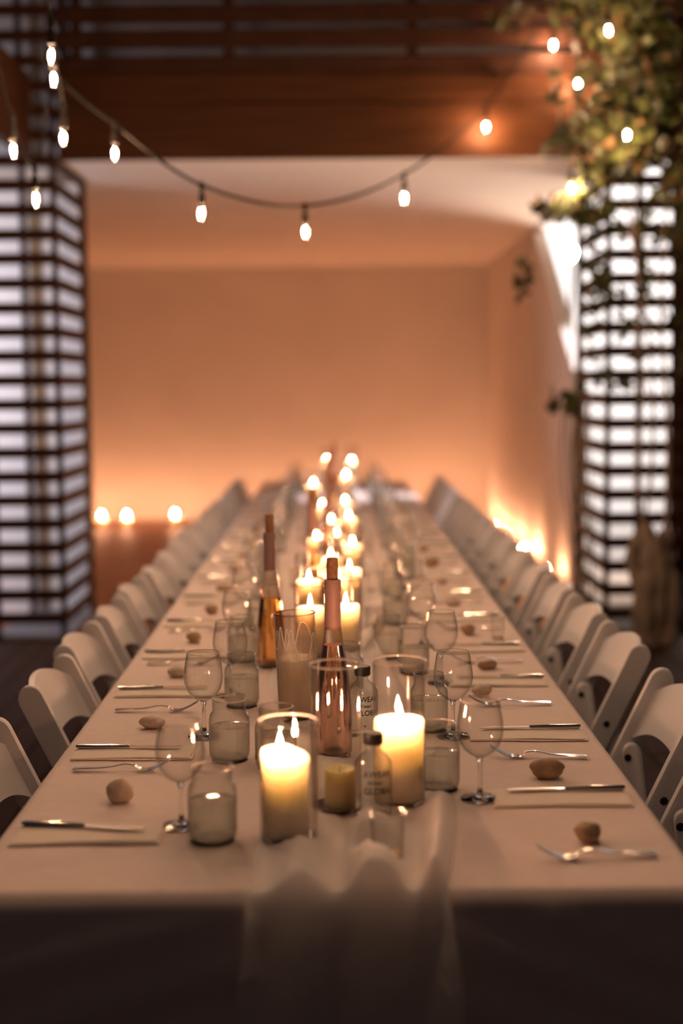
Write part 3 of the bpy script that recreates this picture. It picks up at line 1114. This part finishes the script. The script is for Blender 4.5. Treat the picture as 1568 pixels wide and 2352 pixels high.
def flask(label, loc, rz):
    t = thing('glass_flask', label, 'bottle', loc, rz)
    R = .034
    pr = [(.026, .001), (.0325, .003), (R, .008), (R, .094), (.0325, .104), (.0255, .114), (.0165, .121), (.0128, .126), (.0120, .134)]
    MB().lathe(pr, 36, squash=.72).build('shell', M['jar'], t, sharp=80)
    MB().lathe([(.0135, .131), (.0145, .1315), (.0145, .134), (.0135, .1345), (.0135, .131)], 28).build('neck_ring', M['stem'], t, sharp=40)
    MB().lathe([(0, .155), (.0165, .155), (.0178, .1535), (.0178, .136), (.0172, .135), (0, .135)], 28).build('cap', M['black_plastic'], t, sharp=40)
    MB().lathe([(0, .0008), (.026, .0005), (.0318, .004), (.0318, .008), (0, .009)], 30, squash=.7).build('base', M['stem'], t, sharp=60)
    for body, size, x0, z in (('AWEAR', .0165, -.0200, .0785), ("/\u0259'wer/", .0105, -.0120, .0655), ('GLOBAL', .0165, -.0190, .0480), ('\u2248', .008, -.002, .022)):
        me = text_mesh(body, size)
        if not me or not len(me.vertices):
            continue
        for v in me.vertices:
            a = (x0 + v.co.x * .92) / R
            rr = R + .0004
            v.co = (rr * math.sin(a), -.72 * rr * math.cos(a), z + v.co.y)
        me.materials.clear()
        me.materials.append(M['ink'])
        link('lettering', me, t)
    return t


flask('small clear printed bottle with a black cap, between pink bottle and tall candle', (.064, 3.105, Z), .15)
flask('small clear printed bottle with a black cap, in front of the tall candle', (.071, 2.497, Z), .05)

# ------------------------------------------------------------------ gauze runner
items = [(-.077, 2.392, .052), (.122, 2.594, .052), (-.082, 3.283, .05), (.005, 2.556, .05), (0, 2.933, .042), (-.175, 3.905, .042), (.064, 3.105, .036), (.071, 2.497, .036), (.088, 2.272, .032),
         (.2, 2.686, .045), (-.208, 2.387, .045), (-.118, 2.845, .045), (.032, 3.55, .045), (-.218, 2.917, .045)] + [(x, y, .048) for x, y, *_ in far] + [(-.075, 4.97, .04), (-.02, 5.86, .04), (-.03, 6.95, .04), (-.02, 8.0, .04), (0, 9.2, .04)]


def runner_center(s):
    """s metres along the table from its near edge -> centre x, half width"""
    c = .025 + .035 * math.sin(s * 2.3 + .3) * min(1, s / .5)
    w = .150 if s <= 0 else .150 + .02 * math.sin(s * 5.0)
    return c, w


DROP = .66


def runner_pt(u, v):
    tot = DROP + 9.1
    d = v * tot - DROP
    if d < 0:
        c, w = .020, .158 + .012 * min(1, -d / .15)
    else:
        c, w = runner_center(d)
    t = 2 * u - 1
    x = c + w * t
    ph = .6 * noise.noise((d * 1.6, 3.3, 0)) * 3
    fold = .5 + .5 * math.sin(t * 8.2 + ph + 1.2 * noise.noise((t * 1.5, d * 1.2, 4)))
    fold2 = .5 + .5 * math.sin(t * 17 + ph * 2 + d * 2.5)
    if d <= 0:
        # hanging part
        k = min(1, -d / .08)
        y = TY0 - .030 - (.020 * fold + .006 * fold2) * (0.4 + .6 * k) - .006 * k
        z = TZ + .010 + .012 * fold * (1 - k) + d
        if d > -.03:
            y += .018 * (1 - (-d / .03))
        x += .006 * math.sin(d * 14 + t * 4)
        return (x, y, z)
    y = TY0 - .012 + d
    h = (.028 + .030 * math.exp(-(d / .35) ** 2)) * fold ** 1.3 + .008 * fold2
    h *= .35 + .65 * min(1, max(0, noise.noise((x * 3, y * 1.3, 9)) * .9 + .6))
    # two places where the gauze is heaped up
    h += .045 * math.exp(-((x + .175) / .055) ** 2 - ((y - 3.38) / .16) ** 2)
    h += .045 * math.exp(-((x - .130) / .06) ** 2 - ((y - 4.02) / .20) ** 2)
    h += .030 * math.exp(-((x - .170) / .06) ** 2 - ((y - 5.6) / .25) ** 2)
    for ix, iy, ir in items:
        q = math.hypot(x - ix, y - iy) - ir
        if q < .03:
            h = min(h, .0015 + max(0, q) * .7)
    h *= min(1, .15 + (1 - abs(t)) * 5)
    return (x, y, TZ + .0022 + h)


mb = MB().grid(56, 520, runner_pt)
ru = mb.build('table_runner', M['gauze'], None, sharp=180)
tag(ru, 'sheer white gauze runner rumpled along the table middle and hanging over the near edge', 'table runner')

# ------------------------------------------------------------------ lanterns along the walls
FF_ME = MB().lathe([(0, 0), (.0065, .004), (.0100, .012), (.0095, .020), (.006, .032), (.0024, .041), (0, .046)], 14).mesh('flame', M['floor_flame'])


def floor_candle(label, loc, group):
    t = thing('floor_candle', label, 'candle', loc, 0, group)
    MB().lathe([(.052, .002), (.055, .006), (.055, .20)], 28).build('glass_cylinder', M['cylinder'], t, sharp=80)
    MB().lathe([(0, .003), (.047, .003), (.048, .10), (.044, .104), (.02, .098), (0, .097)], 28).build('wax', M['wax'], t, sharp=60)
    link('flame', FF_ME, t, (0, 0, .104))
    return t


fc = [('by the back wall, half hidden by the slats', -2.80, 15.95), ('by the back wall, second from the slats', -2.60, 15.80),
      ('by the back wall, third from the slats', -2.32, 15.80), ('by the back wall, nearest the chairs', -1.80, 15.95)]
for d, x, y in fc:
    floor_candle('candle in a glass cylinder ' + d, (x, y, 0), 'candles on the floor by the back wall')
for i, x in enumerate((-1.25, -.75, -.25, .3, .85, 1.4)):
    floor_candle(f'floor candle by the back wall behind the table, {ORD[i]} from the left', (x, 15.8, 0), 'candles on the floor by the back wall')
for i, (x, y) in enumerate(((1.62, 10.85), (1.60, 12.10), (1.66, 12.30), (1.60, 13.0), (1.62, 13.5), (1.60, 14.2), (1.62, 14.8), (1.60, 15.5))):
    floor_candle(f'floor candle at the foot of the right wall, {ORD[i]} from the viewer', (x, y, 0), 'candles on the floor by the right wall')

# exterior floodlight that glares through the gap above the right wall
fl = thing('floodlight', 'glaring white floodlight outdoors above the raked right wall', 'floodlight', (2.16, 13.25, 2.74))
MB().lathe([(0, -.05), (.05, -.045), (.085, -.01), (.09, .0), (.085, .004)], 24).build('housing', M['dark_metal'], fl, (0, 0, 0), (PI / 2 - .1, 0, -.5))
MB().lathe([(0, .02), (.04, .016), (.075, .006), (.084, 0), (0, -.004)], 24).build('lens', M['flood'], fl, (0, 0, 0), (PI / 2 - .1, 0, -.5))
MB().tube([(0.02, .04, -.02), (.05, .12, -.1), (.05, .13, -2.8)], .018, 8).build('mast', M['dark_metal'], fl)

# ================================================================== STRING LIGHTS
BULB_ME = MB().lathe([(.011, 0), (.013, -.006), (.020, -.022), (.0235, -.038), (.0235, -.050), (.020, -.064), (.012, -.075), (0, -.080)], 20).mesh('bulb', M['bulb'])
FIL_ME = MB().lathe([(0, -.024), (.0040, -.027), (.0056, -.034), (.0056, -.046), (.0040, -.053), (0, -.056)], 12).mesh('filament', M['filament'])
SOCK_ME = MB().lathe([(0, .058), (.004, .056), (.006, .046), (.012, .040), (.0135, .0), (.0125, -.004), (0, -.004)], 16).mesh('socket', M['cable'])


def catenary(pts, sub=10, sag=0.0):
    """smooth curve through the points"""
    P_ = [Vector(p) for p in pts]
    out = []
    for i in range(len(P_) - 1):
        p0, p1, p2, p3 = P_[max(0, i - 1)], P_[i], P_[i + 1], P_[min(len(P_) - 1, i + 2)]
        for k in range(sub):
            t = k / sub
            out.append(0.5 * ((2 * p1) + (p2 - p0) * t + (2 * p0 - 5 * p1 + 4 * p2 - p3) * t * t + (3 * p1 - p0 - 3 * p2 + p3) * t ** 3))
    out.append(P_[-1])
    return out


def string_light(label, cable_pts, bulbs, r=.0075, drop=.075):
    """bulbs: points on the cable where a socket hangs"""
    t = thing('string_light', label, 'string light', bulbs[0])
    b0 = Vector(bulbs[0])
    MB().tube([p - b0 for p in catenary(cable_pts)], r, 6).build('cable', M['cable'], t)
    for b in bulbs:
        q = Vector(b) - b0
        tilt = (random.uniform(-.05, .05), random.uniform(-.06, .06), 0)
        MB().tube([(0, 0, .012), (0, 0, -.022)], .010, 8).build('clip', M['cable'], t, q)
        MB().tube([(0, 0, -.015), (0, 0, -drop + .05)], .003, 6).build('cord', M['cable'], t, q)
        s = link('socket', SOCK_ME, t, q + Vector((0, 0, -drop)), tilt)
        bl = link('bulb', BULB_ME, t, q + Vector((0, 0, -drop)), tilt)
        link('filament', FIL_ME, bl)
    return t


A = [(.905, 8.45, 3.15), (.359, 7.1, 2.571), (-.116, 6.4, 2.335), (-.528, 5.9, 2.359), (-.862, 5.8, 2.587)]
string_light('long string of bulbs sagging across the opening in front of the timber lintel',
             [(1.21, 8.47, 3.60)] + A + [(-1.03, 5.8, 2.72), (-1.15, 5.7, 2.86)], A, .0070)
Bp = [(-1.027, 5.6, 2.615), (-.986, 5.2, 2.755), (-.951, 5.0, 2.79)]
string_light('short string of three bulbs climbing steeply near the upper left corner', [(-1.07, 5.75, 2.55)] + Bp + [(-.93, 4.8, 2.95)], Bp, .004)
Cp = [(-1.203, 5.5, 2.555), (-1.081, 5.3, 2.345)]
string_light('string of two bulbs hanging in front of the left slatted column', [(-1.25, 5.4, 2.85)] + Cp + [(-1.02, 5.25, 2.55)], Cp, .004)
Dp = [(1.30, 8.48, 3.62), (1.528, 8.0, 3.585), (1.44, 8.46, 3.39), (1.638, 8.0, 3.02), (1.362, 8.2, 2.76)]
string_light('string of bulbs zigzagging through the vine on the right column', [(1.15, 8.4, 3.9)] + Dp + [(1.45, 8.5, 2.6)], Dp, r=.004)
# added strings overhead, out of frame, put in to light the near table
Ep = [(-.62 + .05 * k, 4.0 - .62 * k, 2.95 - .16 * k) for k in range(0, 4, 2)]
string_light('added string of bulbs out of frame, lighting the left half of the table', [(-1.3, 4.9, 3.5)] + Ep + [(-.3, 1.2, 2.7)], Ep)
Fp = [(.60 - .04 * k, 4.2 - .62 * k, 3.0 - .16 * k) for k in range(4)]
string_light('added string of bulbs out of frame, lighting the right half of the table', [(1.3, 5.0, 3.5)] + Fp + [(.3, 1.3, 2.7)], Fp)

# ================================================================== VINE
vine = thing('climbing_vine', 'leafy climbing vine with a gnarled trunk, smothering the top of the right column', 'vine', (1.85, 8.28, 0))
V0 = Vector((1.85, 8.28, 0))


def leaf_mesh(seed, mat, size):
    """palmate leaf of five pointed lobes, cupped"""
    rnd = random.Random(seed)
    vs = [(0, 0, 0)]
    tips = [(-150, .55), (-75, .85), (0, 1.0), (75, .85), (150, .55)]
    ring = []
    ang = [-180, -150, -118, -75, -36, 0, 36, 75, 118, 150, 180]
    rad = [.12, .55, .34, .88, .42, 1.0, .42, .88, .34, .55, .12]
    for a, r in zip(ang, rad):
        r *= rnd.uniform(.9, 1.1)
        q = math.radians(a)
        ring.append((r * math.sin(q) * size * .8, r * math.cos(q) * size, -.22 * r * r * size + .06 * size * rnd.uniform(-1, 1)))
    vs += ring
    fs = [(0, i + 1, i) for i in range(1, len(ring))]
    mb = MB().add(vs, fs)
    return mb


leaf_mats = [M['leaf'], M['leaf'], M['leaf_dry'], M['leaf_dark']]
leaf_mbs = [leaf_mesh(s, None, sz) for s, sz in ((1, .058), (2, .066), (3, .052), (4, .062))]
leaf_mes = [mb.mesh('leaf', mt, False) for mb, mt in zip(leaf_mbs, leaf_mats)]

blobs = [  # centre, radii, count
    ((1.70, 8.30, 3.28), (.31, .20, .54), 620), ((1.62, 8.26, 2.93), (.32, .16, .26), 330), ((1.30, 8.2, 2.88), (.11, .06, .07), 26), ((1.40, 8.3, 2.54), (.22, .10, .10), 130),
    ((1.50, 8.3, 2.72), (.13, .10, .20), 100), ((1.36, 8.45, 1.43), (.085, .06, .085), 40), ((1.20, 8.3, 2.55), (.06, .04, .035), 12), ((1.99, 8.3, 3.0), (.15, .12, .72), 330),
    ((1.54, 8.4, 2.05), (.09, .05, .50), 90), ((1.80, 8.5, 2.10), (.20, .05, .50), 80), ((1.42, 8.3, 3.7), (.22, .15, .2), 90), ((1.02, 8.35, 3.62), (.16, .08, .08), 22),
    ((1.29, 8.3, 3.22), (.05, .05, .12), 12), ((2.02, 8.3, 2.0), (.06, .08, .5), 50), ((1.62, 8.45, 1.52), (.18, .05, .10), 26), ((1.1, 8.3, 2.12), (.05, .03, .17), 22)]
placed = []
for c, r, cnt in blobs:
    k = 0
    while k < cnt:
        d = Vector((random.uniform(-1, 1), random.uniform(-1, 1), random.uniform(-1, 1)))
        if d.length > 1:
            continue
        p = Vector((c[0] + d.x * r[0], c[1] + d.y * r[1], c[2] + d.z * r[2]))
        clump = noise.noise(p * 5.0)
        if clump < -.30 and random.random() < .7:
            k += 1
            continue
        placed.append((p, random.randrange(4), (random.uniform(.5, 1.9), random.uniform(-.6, .6), random.uniform(0, 2 * PI)), random.uniform(.7, 1.35)))
        k += 1
placed.sort(key=lambda q: q[0].y - q[3] * .2)
for p, k, rot, s in placed[:300]:
    o = link('leaf', leaf_mes[k], vine, p - V0, rot)
    o.scale = (s, s, s)
from mathutils import Euler
rest = {0: MB(), 2: MB(), 3: MB()}
big = MB()
faces_mat = []
for p, k, rot, s in placed[300:]:
    R3 = Euler(rot).to_matrix()
    vs = [R3 @ (Vector(v) * s) + (p - V0) for v in leaf_mbs[k].v]
    big.add(vs, leaf_mbs[k].f)
    faces_mat += [(0, 0, 1, 2)[k]] * len(leaf_mbs[k].f)
fo = big.build('foliage', M['leaf'], vine, smooth=False)
fo.data.materials.append(M['leaf_dry'])
fo.data.materials.append(M['leaf_dark'])
fo.data.polygons.foreach_set('material_index', faces_mat)
fo['kind'] = 'stuff'


def stem(pts, r0, r1, name='stem', n=7):
    c = catenary(pts, 6)
    rr = [r0 + (r1 - r0) * i / (len(c) - 1) for i in range(len(c))]
    rr = [q * (1 + .15 * math.sin(i * 1.7)) for i, q in enumerate(rr)]
    MB().tube([p - V0 for p in c], rr, n).build(name, M['bark'], vine)


stem([(1.84, 8.34, -.02), (1.82, 8.30, .25), (1.86, 8.34, .5), (1.84, 8.40, .70)], .075, .05, 'trunk', 10)
stem([(1.97, 8.36, -.02), (1.99, 8.34, .3), (1.95, 8.38, .5), (1.97, 8.42, .66)], .065, .045, 'trunk', 10)
stem([(1.78, 8.36, -.02), (1.80, 8.32, .3), (1.76, 8.40, .5), (1.83, 8.42, .68)], .04, .03, 'trunk', 9)
stem([(1.90, 8.36, -.02), (1.91, 8.30, .3), (1.90, 8.36, .64)], .055, .05, 'trunk', 9)
stem([(1.84, 8.40, .66), (1.80, 8.44, 1.0), (1.83, 8.47, 1.5), (1.80, 8.48, 2.2), (1.74, 8.44, 3.0)], .016, .006)
stem([(1.97, 8.42, .62), (1.99, 8.46, 1.2), (1.95, 8.5, 2.0), (1.98, 8.45, 2.9)], .016, .006)
stem([(1.83, 8.42, .62), (1.90, 8.48, 1.1), (1.88, 8.5, 1.8), (1.70, 8.46, 2.7)], .012, .006)
for k in range(9):
    x0 = 1.39 + .018 * k
    stem([(x0 + random.uniform(-.02, .02), 8.50, 1.50), (x0 + random.uniform(-.03, .03), 8.52, 1.05), (x0 + .02 + random.uniform(-.03, .03), 8.53, .6), (x0 + .03 + random.uniform(-.02, .03), 8.55, .12)], .006, .004)
for pts in ([(1.60, 8.4, 3.3), (1.50, 8.4, 2.7), (1.42, 8.4, 2.2), (1.40, 8.45, 1.6)], [(1.5, 8.3, 2.6), (1.3, 8.28, 2.62), (1.16, 8.3, 2.4), (1.08, 8.3, 2.0)], [(1.6, 8.3, 2.95), (1.4, 8.2, 2.9), (1.22, 8.2, 2.84)],
            [(1.9, 8.45, 1.4), (1.78, 8.47, 1.8), (1.9, 8.48, 2.2), (1.7, 8.48, 2.6)], [(1.31, 8.3, 3.55), (1.30, 8.3, 3.2), (1.32, 8.3, 2.9)], [(1.6, 8.35, 3.5), (1.3, 8.35, 3.66), (.95, 8.38, 3.62)]):
    stem(pts, .005, .003)
